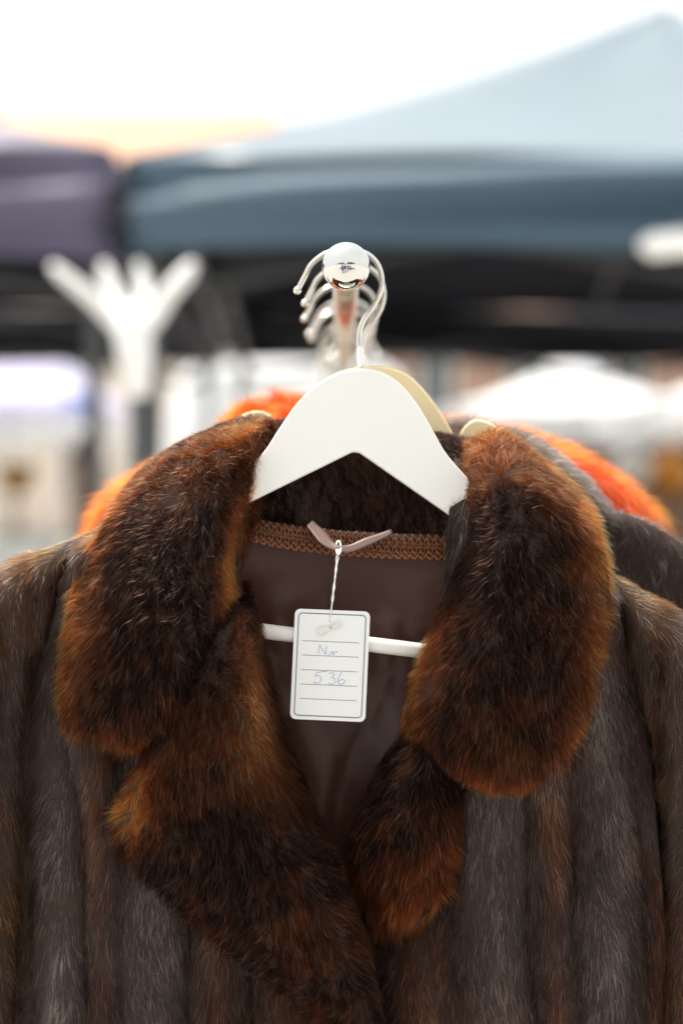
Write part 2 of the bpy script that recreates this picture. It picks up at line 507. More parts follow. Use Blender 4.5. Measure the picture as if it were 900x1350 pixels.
# parasol
t = thing('market_parasol', 'pale lavender parasol spread beside the white van', 'parasol', None, (-3.05, 13.0, 0))
LAV = mat('lavender_canvas', (0.62, 0.60, 0.76), 0.7, 0.05, 3, trans=0.3)
n = 8
for k in range(n):
    G = np.empty((9, 7, 3))
    for i in range(9):
        f = i / 8
        for j in range(7):
            q = (k + j / 6) / n * 2 * PI
            r = 1.15 * f * (1 - 0.05 * math.sin(PI * j / 6))
            G[i, j] = (r * math.cos(q), r * math.sin(q), 2.78 - 0.62 * f ** 1.6 - 0.02 * math.sin(PI * j / 6) * f)
    MB().grid(G).build('canopy_panel', LAV, t, smooth=True, solid=0.003)
    q = k / n * 2 * PI
    MB().tube([(0, 0, 2.70), (1.1 * math.cos(q), 1.1 * math.sin(q), 2.15)], 0.008, 5).build('rib', GREYM, t)
MB().tube([(0, 0, 0.05), (0, 0, 2.86)], 0.022, 10).build('pole', GREYM, t)
MB().lathe((0, 0, 0), [(0.3, 0), (0.3, 0.06), (0.05, 0.1), (0.04, 0.3)], 20).build('base', BLKM, t)
MB().box((0.80, -0.72, 2.20), (0.28, 0.02, 0.16), 0.75).build('pennant', mat('blue_cloth', (0.03, 0.15, 0.55), 0.7), t)

# ------------------------------------------------------------------ white forked coat stand in front of the tents
DS = 3.0 - FD
t = thing('coat_stand', 'white forked coat stand with four thick upturned arms', 'coat stand', None, (W(185, 0, DS).x, DS, 0))
CS = mat('white_lacquer', (0.74, 0.74, 0.73), 0.4, 0.05, 6, bump=0.05, bscale=12)
ox, oy = W(185, 0, DS).x, DS
def SP(px, py, dy=0.0):
    p = W(px, py, DS + dy); return (p.x - ox, p.y - oy, p.z)
MB().tube([(0, 0, 0.06), SP(186, 700), SP(185, 500)], [0.02, 0.02, 0.02], 14).build('post', BLKM, t, smooth=True)
MB().tube([SP(184, 525), SP(182, 500), SP(178, 465), SP(174, 430), SP(172, 405)], [0.022, 0.026, 0.036, 0.037, 0.022], 14).build('trunk', CS, t, smooth=True)
def arm(a, r): MB().tube(crv(a, 14).tolist(), np.interp(np.linspace(0, 1, 14), np.linspace(0, 1, len(r)), r).tolist(), 12).build('arm', CS, t, smooth=True)
arm([SP(172, 450), SP(150, 420), SP(118, 390, -.02), SP(86, 365, -.03), SP(68, 350, -.03)], [0.016, 0.020, 0.017, 0.014, 0.013, 0.007])
arm([SP(170, 440), SP(158, 405, .03), SP(143, 370, .05), SP(137, 346, .05)], [0.016, 0.020, 0.017, 0.016, 0.007])
arm([SP(178, 440), SP(190, 405, .06), SP(188, 370, .09), SP(182, 346, .09)], [0.016, 0.018, 0.016, 0.014, 0.007])
arm([SP(180, 450), SP(205, 415), SP(222, 388, -.02), SP(244, 362, -.02), SP(256, 346, -.02)], [0.016, 0.020, 0.018, 0.018, 0.017, 0.008])
MB().lathe((0, 0, 0), [(0.2, 0), (0.2, 0.03), (0.06, 0.06), (0.04, 0.12)], 24).build('base', CS, t)

# ------------------------------------------------------------------ furniture and goods of the flea market
def cabinet(name, label, cat, px0, px1, ptop, y, m, depth=0.45, doors=2):
    a = W(px0, ptop, y); c = W(px1, ptop, y)
    wd = c.x - a.x; h = a.z
    t = thing(name, label, cat, None, ((a.x + c.x) / 2, y + depth / 2, 0))
    MB().box((0, 0, h / 2 + .03), (wd, depth, h - .10)).build('carcass', m, t, bevel=0.006)
    MB().box((0, 0, h - .018), (wd + .05, depth + .05, .036)).build('top_board', m, t, bevel=0.008)
    MB().box((0, 0, .04), (wd - .06, depth - .06, .08)).build('plinth', m, t)
    for k in range(doors):
        x = -wd / 2 + (k + .5) * wd / doors
        d = MB().box((x, -depth / 2 - .011, h / 2), (wd / doors - .02, .02, h - .26)).build('door', m, t, bevel=0.005)
        MB().lathe((x + (.4 - .8 * (k % 2)) * wd / doors, -depth / 2 - .045, h / 2), [(.002, -.016), (.014, -.008), (.014, .008), (.002, .016)], 10).build('knob', GREYM, d)
    return t
def vase(name, label, cat, px, py0, py1, y, m, prof):
    lo = W(px, py1, y); hi = W(px, py0, y); h = hi.z - lo.z
    o = MB().lathe((0, 0, 0), [(r * h, z * h) for r, z in prof], 28).build(name, m, None, True)
    o.location = lo
    return tag(o, label, cat)
WF = mat('white_furniture_paint', (0.78, 0.78, 0.76), 0.5, 0.04, 5)
DW = mat('dark_walnut', (0.10, 0.05, 0.028), 0.45, 0.35, 6)
PW = mat('pale_pink_wood', (0.42, 0.28, 0.22), 0.5, 0.15, 6)
cabinet('cupboard', 'white painted cupboard carrying a brass cup', 'cupboard', -150, 60, 706, 5.2, WF)
cabinet('wooden_chest', 'narrow pinkish wooden chest carrying a brown vase', 'chest', 92, 128, 612, 5.9, PW, 0.3, 1)
vase('brass_cup', 'tall brass cup on the white cupboard', 'cup', 22, 612, 706, 5.4, mat('brass', (.45, .26, .08), .35, .2, metal=.8), [(.16, 0), (.16, .04), (.04, .10), (.04, .55), (.12, .62), (.24, .75), (.29, 1), (.26, 1), (.18, .75), (.01, .66)])
vase('brown_vase', 'small brown vase on the narrow wooden chest', 'vase', 108, 575, 612, 6.05, mat('brown_glaze', (.16, .08, .03), .3, .3), [(.2, 0), (.3, .2), (.34, .45), (.2, .75), (.12, .85), (.18, 1), (.1, 1), (.05, .5)])
cabinet('wardrobe', 'dark walnut wardrobe behind the lamp at the right stall', 'wardrobe', 745, 965, 588, 7.4, DW, 0.5, 2)
cabinet('sideboard', 'brown wooden sideboard carrying a globe lamp and amber vase', 'sideboard', 770, 990, 652, 6.3, mat('brown_oak', (.22, .12, .06), .5, .3, 6), 0.45, 3)
vase('globe_lamp', 'white globe lamp on the brown sideboard', 'lamp', 832, 592, 652, 6.5, mat('opal_glass', (.8, .78, .72), .2, .03), [(.2, 0), (.22, .06), (.1, .1), (.1, .16), (.3, .24), (.43, .42), (.46, .58), (.4, .78), (.24, .94), (.01, 1)])
vase('amber_vase', 'amber orange glazed vase on the brown sideboard', 'vase', 886, 590, 652, 6.5, mat('amber_glaze', (.75, .30, .02), .25, .15), [(.22, 0), (.34, .2), (.42, .45), (.34, .7), (.18, .82), (.24, 1), (.18, 1), (.1, .6)])
# ------------------------------------------------------------------ clothes rail
t = thing('clothes_rail', 'chrome clothes rail ending in a mirror polished ball', 'clothes rail', None, (WM(456, 352, 0).x, 0.5, 0))
RX = WM(456, 352, -8).x; RZ = WM(456, 352, -8).z
BR = 31.5 * PX
rx0, ry0 = t.location.x, t.location.y
bm = bmesh.new(); bmesh.ops.create_uvsphere(bm, u_segments=64, v_segments=40, radius=BR)
me = bpy.data.meshes.new('ball_finial'); bm.to_mesh(me); bm.free(); me.shade_smooth(); me.materials.append(CHROME)
o = link(bpy.data.objects.new('ball_finial', me), t); o.location = (RX - rx0, -0.010 - ry0, RZ)
ROD_R = 0.0085
MB().tube([(RX - rx0, -0.008 - ry0, RZ), (RX - rx0, 1.25 - ry0, RZ)], ROD_R, 24).build('rod', mat('brushed_rod', (.5, .47, .42), .5, .1, 30, metal=1), t, smooth=True)
MB().tube([(RX - rx0, 1.22 - ry0, 0.05), (RX - rx0, 1.22 - ry0, RZ + 0.01)], 0.014, 16).build('post', WIRE, t, smooth=True)
for dx in (-0.3, 0.3):
    MB().tube([(RX - rx0, 1.22 - ry0, 0.06), (RX - rx0 + dx, 1.22 - ry0, 0.02)], 0.014, 12).build('foot', WIRE, t)
MB().tube([(RX - rx0, 1.22 - ry0, 0.06), (RX - rx0, 0.3 - ry0, 0.02)], 0.014, 12).build('foot', WIRE, t)

# ------------------------------------------------------------------ hangers
def outline(top, bottom, n=60):
    T = crv(top, n); B = crv(bottom, n)
    return T, B
def hanger(label, y, m, top, bottom, hook, bar=None, thick=0.012, neck=(476, 488), group=None, yaw=0.0, tone=None):
    """flat wooden hanger; shapes given as measured px in the plane of the first hanger, built at depth y"""
    base = WM(neck[0], neck[1], 16)
    t = thing('coat_hanger', label, 'hanger', group, (base.x, y, base.z), yaw)
    def L(px, py, dy=0.0):
        p = WM(px, py, 16); return Vector((p.x - base.x, dy, p.z - base.z))
    T = crv(top, 60); B_ = np.stack([np.interp(np.linspace(0, 1, 60), np.linspace(0, 1, len(bottom)), np.asarray(bottom)[:, c]) for c in (0, 1)], 1)
    V = []; F = []
    rows = 60
    e = thick / 2
    for i in range(rows):
        a = L(*T[i]); c = L(*B_[i])
        for k in range(6):
            p = a.lerp(c, k / 5.0); V.append((p.x, -e, p.z))
        for k in range(6):
            p = c.lerp(a, k / 5.0); V.append((p.x, e, p.z))
    for i in range(rows - 1):
        for k in range(12):
            F.append((i * 12 + k, i * 12 + (k + 1) % 12, (i + 1) * 12 + (k + 1) % 12, (i + 1) * 12 + k))
    F.append(tuple(range(12))); F.append(tuple((rows - 1) * 12 + k for k in range(12))[::-1])
    bo = MB().add(V, F).build('wooden_body', m, t, bevel=0.0034)
    bm = bmesh.new(); bm.from_mesh(bo.data); bmesh.ops.recalc_face_normals(bm, faces=bm.faces); bm.to_mesh(bo.data); bm.free()
    H = [L(*p[:2], p[2] if len(p) > 2 else 0) for p in hook]
    C_ = crv([tuple(p) for p in H], 70)
    hk = MB().tube(C_.tolist(), 0.0017, 10).build('hook', WIRE, t, smooth=True)
    tip = Vector(C_[-1])
    b_ = bmesh.new(); bmesh.ops.create_uvsphere(b_, u_segments=14, v_segments=10, radius=0.0026); me = bpy.data.meshes.new('hook_tip'); b_.to_mesh(me); b_.free(); me.shade_smooth(); me.materials.append(WIRE)
    o = link(bpy.data.objects.new('hook_tip', me), hk); o.location = tip
    MB().tube([L(477, 483), L(476, 478), L(475, 462), L(474.5, 456)], [.0024, .0024, .0023, .0017], 12).build('ferrule', mat('white_ferrule', (.75, .75, .73), .4), t, smooth=True)
    if bar:
        MB().tube([L(*bar[0], 0), L(*bar[1], 0)], 0.0046, 16).build('trouser_bar', m, t, smooth=True)
    return t

TOP1 = [(196, 712), (222, 690), (262, 664), (310, 630), (345, 600), (368, 566), (392, 532), (420, 506), (448, 492), (476, 487), (502, 491), (527, 507), (550, 535), (572, 572), (590, 602), (632, 648), (675, 690), (712, 728), (728, 752)]
BOT1 = [(112, 768), (218, 716), (343, 655), (469, 594), (469.5, 594), (597, 685), (715, 768), (825, 832)]
# arc-length friendly lower edge: apex kept sharp at the middle
def low(n=61):
    l = [(196 + (469 - 196) * i / 30, 728 + (594 - 728) * i / 30) for i in range(31)]
    r = [(469 + (722 - 469) * i / 30, 594 + (770 - 594) * i / 30) for i in range(1, 31)]
    return l + r
HOOK1 = [(477, 490), (475, 465), (473, 445), (478, 424), (492, 404), (501, 385), (503, 366), (496, 346), (480, 333), (456, 329.5), (430, 334), (411, 348), (402, 364), (392, 383)]
h1 = hanger('white painted wooden hanger holding the brown mink coat', 0.016, WHITEP, TOP1, low(), HOOK1, bar=((210, 815), (700, 876)))

def notched(dx):
    s = [(215, 700), (235, 670), (258, 636), (292, 574), (325, 547), (352, 545), (368, 564), (382, 545), (400, 525), (430, 499), (455, 490), (478, 487), (505, 489), (532, 502), (560, 532), (580, 562), (592, 580), (600, 566), (616, 555), (640, 562), (672, 590), (695, 630), (705, 690)]
    return [(478 + (a - 478) * (1.17 if a < 478 else 1.05) + dx, 473 + (b - 487) * 1.10) for a, b in s]
def low2(dx):
    return [(x + dx, y + 20) for x, y in low()]
HOOK2 = [(x + (6 if i < 9 else 2), y) for i, (x, y) in enumerate(HOOK1)]
# rear hangers: (label, depth, material, yaw)
h2 = hanger('ivory hanger with strap notches just behind the white hanger', 0.078, IVORY, notched(8), low2(8), HOOK1, yaw=math.radians(-3))
h2.location.x += 0.002
rear = [(0.175, 'wooden hanger carrying the orange fur coat', 4), (0.27, None, -14), (0.33, None, 22), (0.46, None, 171), (0.55, None, -25), (0.70, None, 12), (0.78, None, 190), (0.98, None, -18)]
src = None
BEIGE = mat('beech_hanger_wood', (0.55, 0.36, 0.18), 0.45, 0.15, 10)
for y, lb, yw in rear:
    if src is None:
        hh = hanger(lb, y, BEIGE, TOP1, low(), HOOK1, yaw=math.radians(yw)); src = hh
    else:
        hh = copy_tree(src); hh.location.y = y; hh.rotation_euler.z = math.radians(yw)
        hh['label'] = 'bare wooden hanger hooked on the rail behind the orange fur coat'; hh['group'] = 'bare hangers at the back of the rail'
    # hook hangs over the rod: the hook crown sits on the rail, whatever the swing
    cr = Vector(((456 - 476) * PX * (FD + .016) / FD, 0, 0)); cr.rotate(hh.rotation_euler)
    hh.location.x = RX - cr.x + 0.0005
cr = Vector(((456 - 476) * PX * (FD + .016) / FD, 0, 0)); cr.rotate(h2.rotation_euler); h2.location.x = RX - cr.x + 0.003

# ------------------------------------------------------------------ the brown mink coat
coat = thing('fur_coat', 'brown mink fur coat with broad collar and white price tag', 'coat', None, (0, 0.03, 0.55))
def part(name, G, m, flip=False, solid=0.003):
    o = MB().grid(G - np.array(coat.location)[None, None], flip=flip).build(name, m, coat, smooth=True, solid=solid)
    return o
def cfur(o, G, n, **k):
    if o.name.startswith(('collar', 'lapel', 'sleeve')): k['material'] = CFUR
    return grow('fur', G - np.array(coat.location)[None, None] * 0, n, o, **k)

def fx(o):          # fur is measured in world units; bring it under its part
    o.location = -Vector(coat.location)
    return o

DENS = 1.0
def N_(k): return int(k * DENS)

def radial(cu, cv, down=0.5, su=1.0, sv=1.0, g=None):
    """hair lies outwards from the middle of a flap and downwards"""
    def f(U, V, R):
        u = (U - cu) * su; v = (V - cv) * sv
        x = v; z = -u
        return np.stack([x * 1.6, np.zeros_like(x), z * 1.6 - down], 1)
    return f
def edge_dist(k=0.5):
    def f(U, V):
        return np.clip(1 - np.minimum.reduce([U, 1 - U, V * 0.9, (1 - V) * 0.9]) / k * 2, 0, 1)
    return f
ln = lambda L: (lambda U, V, R: np.full(len(U), L))

# left collar flap
CL = [[(292, 566, 62), (312, 556, 46), (330, 552, 40), (350, 556, 40), (366, 575, 48)],
      [(206, 612, 45), (246, 590, 14), (292, 588, 2), (328, 594, 8), (352, 622, 34)],
      [(140, 672, 38), (188, 650, 2), (252, 648, -12), (302, 652, -8), (334, 680, 26)],
      [(98, 745, 32), (150, 730, -6), (225, 727, -20), (284, 727, -18), (314, 745, 18)],
      [(74, 830, 28), (128, 824, -10), (210, 818, -24), (278, 812, -26), (313, 812, 12)],
      [(66, 908, 24), (120, 905, -10), (192, 896, -23), (248, 885, -24), (292, 880, 8)],
      [(72, 955, 20), (118, 962, -4), (168, 968, -12), (212, 954, -14), (256, 922, 2)],
      [(92, 976, 22), (128, 986, 10), (170, 990, 4), (204, 974, 4), (236, 938, 4)]]
CL = [[(r[0][0] + 13 * (i > 1), r[0][1], r[0][2] * (.25 if i > 1 else 1) - 3)] + r[1:] for i, r in enumerate(CL)]
G = patch(CL, 60, 40)
o = part('collar', G, PELT, flip=True)
def cl_edge(U, V):
    outer = np.clip(1 - V / 0.30, 0, 1) * np.clip((U - 0.1) * 3, 0, 1) * 0.75
    bot = np.clip(1 - (1 - U) / 0.2, 0, 1) * 0.8
    roll = np.exp(-((V - 0.86) / 0.10) ** 2) * np.exp(-((U - 0.45) / 0.16) ** 2) * 1.25
    top = np.exp(-((V - 0.62) / 0.2) ** 2) * np.exp(-((U - 0.08) / 0.10) ** 2) * 0.6
    return np.maximum.reduce([outer, bot, roll, top])
fx(cfur(o, G, N_(60000), colour=collar_colour(cl_edge), flow=radial(0.35, 0.55, 0.35), length=ln(0.0095), lift=0.40, flip=False))

# right collar flap
CR = [[(606, 612, 52), (618, 588, 42), (640, 572, 40), (664, 570, 42), (690, 588, 58)],
      [(612, 650, 22), (638, 632, -6), (676, 626, -12), (722, 640, 4), (756, 646, 40)],
      [(612, 712, 12), (648, 702, -20), (694, 697, -24), (756, 700, -6), (800, 706, 36)],
      [(588, 790, 8), (634, 785, -24), (692, 780, -28), (760, 780, -8), (812, 776, 32)],
      [(558, 868, 5), (616, 868, -26), (682, 868, -30), (752, 868, -10), (800, 868, 28)],
      [(536, 932, 4), (598, 940, -24), (662, 948, -28), (732, 950, -10), (778, 952, 24)],
      [(540, 976, 8), (598, 1006, -12), (655, 1026, -16), (714, 1024, -4), (752, 1008, 20)],
      [(560, 994, 20), (604, 1024, 12), (656, 1046, 10), (708, 1042, 12), (740, 1026, 22)]]
CR = [r[:-1] + [(r[-1][0] - 11 * (i > 1), r[-1][1], r[-1][2] * (.25 if i > 1 else 1) - 3)] for i, r in enumerate(CR)]
G = patch(CR, 60, 44)
o = part('collar', G, PELT, flip=True)
def cr_edge(U, V):
    outer = np.clip(1 - (1 - V) / 0.3, 0, 1) * 0.75
    bot = np.clip(1 - (1 - U) / 0.20, 0, 1) * 1.0
    top = np.clip(1 - U / 0.28, 0, 1) * 0.4
    inner = np.clip(1 - V / 0.22, 0, 1) * 0.75 * np.clip((U - .35) * 4, 0, 1)
    return np.maximum.reduce([outer, bot, top, inner])
fx(cfur(o, G, N_(66000), colour=collar_colour(cr_edge), flow=radial(0.32, 0.45, 0.25), length=ln(0.0098), lift=0.40, flip=False))

# collar behind the neck: inner stand, rolled over the top
CB = [[(285, 600, 84), (360, 590, 94), (450, 588, 98), (540, 600, 94), (640, 625, 84)],
      [(292, 566, 66), (365, 562, 76), (455, 562, 80), (540, 572, 76), (640, 590, 66)],
      [(306, 572, 46), (372, 566, 54), (455, 566, 58), (535, 575, 54), (628, 592, 46)],
      [(312, 625, 40), (375, 622, 48), (455, 624, 52), (535, 630, 48), (620, 645, 40)],
      [(312, 690, 40), (375, 698, 46), (455, 706, 50), (535, 714, 46), (615, 722, 38)]]
G = patch(CB, 44, 50)
o = part('collar_stand', G, PELT, flip=True)
def cb_col(U, V, R, g):
    c = mixc((0.006, 0.0022, 0.0012), (0.04, 0.013, 0.006), 0.3 + 0.5 * noise(R, 60, 2) + 0.2 * noise(R, 200, 4)); c[g] = c[g] * 1.6 + .01; return c
fx(cfur(o, G, N_(34000), colour=cb_col, flow=lambda U, V, R: np.stack([(V - .5) * .6 + .3, np.zeros(len(U)), np.where(U < .3, .2, -1.0)], 1), length=ln(0.0095), lift=0.35, wave=0.6))

# left lapel
LL = [[(236, 900, 4), (258, 868, -14), (280, 832, -22), (300, 800, -8), (312, 765, 30)],
      [(218, 945, 4), (246, 912, -16), (278, 880, -26), (310, 840, -24), (328, 792, 14)],
      [(184, 1000, 10), (226, 980, -14), (278, 955, -24), (328, 920, -20), (350, 880, 14)],
      [(156, 1062, 10), (206, 1052, -14), (270, 1035, -23), (338, 1010, -18), (376, 975, 12)],
      [(166, 1120, 12), (226, 1112, -12), (298, 1100, -22), (370, 1080, -18), (408, 1052, 10)],
      [(232, 1188, 8), (290, 1180, -13), (356, 1168, -23), (412, 1152, -20), (440, 1132, 8)],
      [(322, 1262, 4), (370, 1252, -15), (416, 1240, -25), (454, 1228, -22), (470, 1215, 6)],
      [(408, 1338, 2), (436, 1330, -17), (462, 1322, -26), (482, 1314, -22), (492, 1305, 6)],
      [(450, 1440, 2), (466, 1436, -16), (482, 1432, -24), (494, 1428, -20), (502, 1424, 6)],
      [(462, 2000, 4), (474, 2000, -10), (486, 2000, -16), (496, 2000, -12), (504, 2000, 6)]]
LL = [[(r[0][0], r[0][1], r[0][2] * .2 - 5)] + r[1:] for r in LL]
G = patch(LL, 90, 40)
o = part('lapel', G, PELT, flip=True)
def ll_edge(U, V):
    knob = np.exp(-((V - 0.10) / 0.14) ** 2) * np.exp(-((U - 0.33) / 0.08) ** 2) * 1.25
    mid = np.exp(-((V - 0.78) / 0.16) ** 2) * np.exp(-((U - 0.24) / 0.13) ** 2) * 0.75
    low_ = np.exp(-((V - 0.5) / 0.5) ** 2) * np.exp(-((U - 0.66) / 0.10) ** 2) * 0.2
    return np.maximum.reduce([knob, mid, low_]) * 1.0
above = lambda zz: (lambda P: np.where(P[..., 2] > zz, 1.0, 0.05))
ZB = W(0, 1350).z - 0.05
fx(cfur(o, G, N_(62000), colour=collar_colour(ll_edge, 0.8), flow=lambda U, V, R: np.stack([(V - .45) * 1.6, np.zeros(len(U)), -.75 * np.ones(len(U))], 1),
        length=ln(0.0105), lift=0.42, region=above(ZB), wave=0.55, mess=0.22))

# right lapel
LR = [[(548, 945, 16), (562, 968, 2), (582, 985, -2), (602, 996, 4), (612, 1010, 16)],
      [(503, 1015, 16), (530, 1024, -4), (560, 1034, -8), (588, 1040, -1), (602, 1056, 16)],
      [(470, 1080, 18), (504, 1090, -4), (544, 1098, -10), (582, 1100, -3), (600, 1108, 16)],
      [(464, 1135, 20), (498, 1144, 0), (538, 1152, -8), (572, 1154, -2), (592, 1160, 16)],
      [(482, 1190, 22), (502, 1196, 6), (530, 1204, 0), (556, 1200, 4), (572, 1196, 17)],
      [(498, 1226, 24), (508, 1228, 18), (522, 1230, 15), (536, 1227, 16), (548, 1220, 20)]]
LR = [r[:-1] + [(r[-1][0], r[-1][1], r[-1][2] * .3 - 4)] for r in LR]
G = patch(LR, 50, 36)
o = part('lapel', G, PELT, flip=True)
lr_edge = lambda U, V: np.maximum(np.clip(1 - (1 - V) / .5, 0, 1) * .6 * np.clip((U - .2) * 4, 0, 1), np.exp(-((U - .75) / .25) ** 2) * .3)
fx(cfur(o, G, N_(26000), colour=collar_colour(lr_edge, 0.8), flow=lambda U, V, R: np.stack([(V - .5) * 1.4, np.zeros(len(U)), -.8 * np.ones(len(U))], 1), length=ln(0.0100), lift=0.42))

# front panels with pelt folds
PL = [-90, -30, 42, 104, 152, 246, 335, 430, 520]
PR = [440, 508, 590, 702, 758, 842, 905, 980]
TL = list(zip([-60, 10, 45, 75, 105, 130, 150, 195, 240, 290, 400], [.1, .1, .4, 1, .5, .1, .4, 1, .4, .05, .05], [.6, .9, .4, 0, .3, .7, .4, 0, .2, .3, .2]))
TR = list(zip([480, 545, 595, 640, 690, 720, 750, 795, 835, 870, 920], [.05, .1, .5, 1, .5, .1, .4, .9, .4, .1, .1], [.3, .4, .3, 0, .1, .45, .3, .05, .3, .8, .8]))
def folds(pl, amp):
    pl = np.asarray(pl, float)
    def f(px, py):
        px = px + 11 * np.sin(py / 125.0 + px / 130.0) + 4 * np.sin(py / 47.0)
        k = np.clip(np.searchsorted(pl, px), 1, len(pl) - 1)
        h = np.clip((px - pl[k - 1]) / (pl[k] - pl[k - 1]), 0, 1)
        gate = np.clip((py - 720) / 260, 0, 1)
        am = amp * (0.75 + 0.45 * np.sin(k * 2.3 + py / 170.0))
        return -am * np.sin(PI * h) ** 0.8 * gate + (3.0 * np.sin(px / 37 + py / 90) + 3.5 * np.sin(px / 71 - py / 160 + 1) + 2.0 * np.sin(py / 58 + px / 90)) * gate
    return f
BL = [[(112, 708, 26), (165, 676, 26), (222, 640, 28), (270, 608, 32), (312, 585, 40)],
      [(96, 738, 6), (155, 716, 0), (212, 690, 0), (265, 660, 2), (316, 650, 8)],
      [(56, 810, 24), (122, 802, 4), (190, 802, 2), (260, 808, 4), (322, 830, 12)],
      [(10, 950, 27), (100, 950, 8), (190, 950, 10), (280, 960, 14), (370, 980, 22)],
      [(-8, 1100, 27), (90, 1100, 6), (190, 1100, 8), (300, 1110, 12), (425, 1130, 20)],
      [(-8, 1350, 27), (98, 1350, 4), (210, 1350, 6), (330, 1350, 10), (488, 1350, 16)],
      [(-10, 1900, 27), (95, 1900, 0), (210, 1900, 2), (330, 1900, 6), (492, 1900, 12)],
      [(-30, 2600, 30), (85, 2600, -6), (210, 2600, -4), (330, 2600, 2), (495, 2600, 10)]]
def down(U, V, R): return np.stack([np.zeros(len(U)), np.zeros(len(U)), -np.ones(len(U))], 1)
G = patch(BL, 150, 120, folds(PL, 8))
o = part('front_panel', G, PELT, flip=True)
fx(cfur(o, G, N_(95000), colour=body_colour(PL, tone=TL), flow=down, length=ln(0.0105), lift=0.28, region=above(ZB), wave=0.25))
BRp = [[(598, 605, 42), (655, 622, 34), (715, 666, 30), (760, 714, 28), (800, 762, 28)],
       [(592, 680, 10), (650, 680, 2), (705, 712, 0), (755, 752, 0), (812, 796, 8)],
       [(572, 840, 16), (635, 840, 4), (710, 845, 2), (775, 850, 4), (828, 870, 26)],
       [(520, 980, 26), (605, 980, 10), (700, 980, 6), (785, 980, 8), (852, 985, 28)],
       [(482, 1130, 28), (585, 1130, 14), (690, 1130, 6), (785, 1130, 6), (868, 1130, 28)],
       [(478, 1350, 30), (588, 1350, 14), (700, 1350, 2), (795, 1350, 2), (882, 1350, 28)],
       [(470, 1900, 30), (588, 1900, 12), (700, 1900, 0), (800, 1900, 0), (895, 1900, 28)],
       [(460, 2600, 30), (588, 2600, 10), (700, 2600, -4), (805, 2600, -4), (915, 2600, 30)]]
G = patch(BRp, 150, 120, folds(PR, 8))
o = part('front_panel', G, PELT, flip=True)
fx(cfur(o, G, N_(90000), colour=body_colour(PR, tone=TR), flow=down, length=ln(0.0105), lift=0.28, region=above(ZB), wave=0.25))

# back panel and the satin lining in front of it
BK = [[(112, 708, 28), (280, 640, 54), (455, 690, 56), (630, 660, 54), (800, 762, 30)],
      [(60, 820, 34), (260, 810, 58), (455, 810, 62), (650, 815, 58), (838, 850, 34)],
      [(20, 1050, 30), (240, 1050, 60), (455, 1050, 66), (660, 1050, 60), (862, 1050, 30)],
      [(4, 1400, 29), (230, 1400, 62), (455, 1400, 68), (670, 1400, 62), (884, 1400, 30)],
      [(-32, 2600, 32), (220, 2600, 66), (455, 2600, 72), (690, 2600, 66), (916, 2600, 32)]]
G = patch(BK, 60, 60)
o = part('back_panel', G, PELT, flip=False)
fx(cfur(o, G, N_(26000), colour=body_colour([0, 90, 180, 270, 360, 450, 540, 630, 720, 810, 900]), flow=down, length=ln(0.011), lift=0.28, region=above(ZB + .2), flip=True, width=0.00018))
LN = [[(290, 676, 44), (375, 700, 46), (455, 708, 48), (535, 716, 46), (630, 726, 42)],
      [(240, 780, 42), (350, 790, 49), (455, 790, 52), (560, 800, 48), (660, 800, 40)],
      [(220, 900, 38), (340, 900, 50), (455, 900, 55), (570, 900, 50), (680, 900, 38)],
      [(150, 1060, 36), (320, 1060, 50), (455, 1060, 57), (590, 1060, 50), (760, 1060, 36)],
      [(120, 1400, 34), (300, 1400, 52), (455, 1400, 60), (600, 1400, 52), (780, 1400, 34)],
      [(100, 2560, 34), (300, 2560, 54), (455, 2560, 64), (620, 2560, 54), (810, 2560, 34)]]
def wr(px, py):
    g = np.clip((py - 740) / 80, 0, 1)
    return g * (1.6 * (1 - np.abs(np.sin(px / 34 + py / 210 + .8 * np.sin(py / 75)))) ** 2 + 1.5 * (1 - np.abs(np.sin(px / 61 - py / 95))) ** 3 + 2.4 * np.sin(px / 23 + 1.2 * np.sin(py / 60)) + 1.2 * np.sin(px / 41 - py / 130) + 1.3 * np.sin(py / 15 + px / 45) * np.exp(-((py - 790) / 60) ** 2))
G = patch(LN, 140, 100, wr)
part('lining', G, SATIN, flip=True, solid=0.0008)

# sleeves
def sleeve(rings, bdep, name='sleeve', n=32):
    out = []
    R = crv(np.asarray(rings, float), 70)      # x1,y1,x2,y2,depth,half-depth
    for r in R:
        c = np.array([(r[0] + r[2]) / 2, (r[1] + r[3]) / 2]); A = np.array([(r[2] - r[0]) / 2, (r[3] - r[1]) / 2])
        ring = []
        for k in range(n + 1):
            q = 2 * PI * k / n
            p = c + A * math.cos(q)
            ring.append(tuple(WM(p[0], p[1], r[4] - r[5] * math.sin(q) * (1 + .10 * math.sin(3 * q)))))
        out.append(ring)
    return np.array(out)
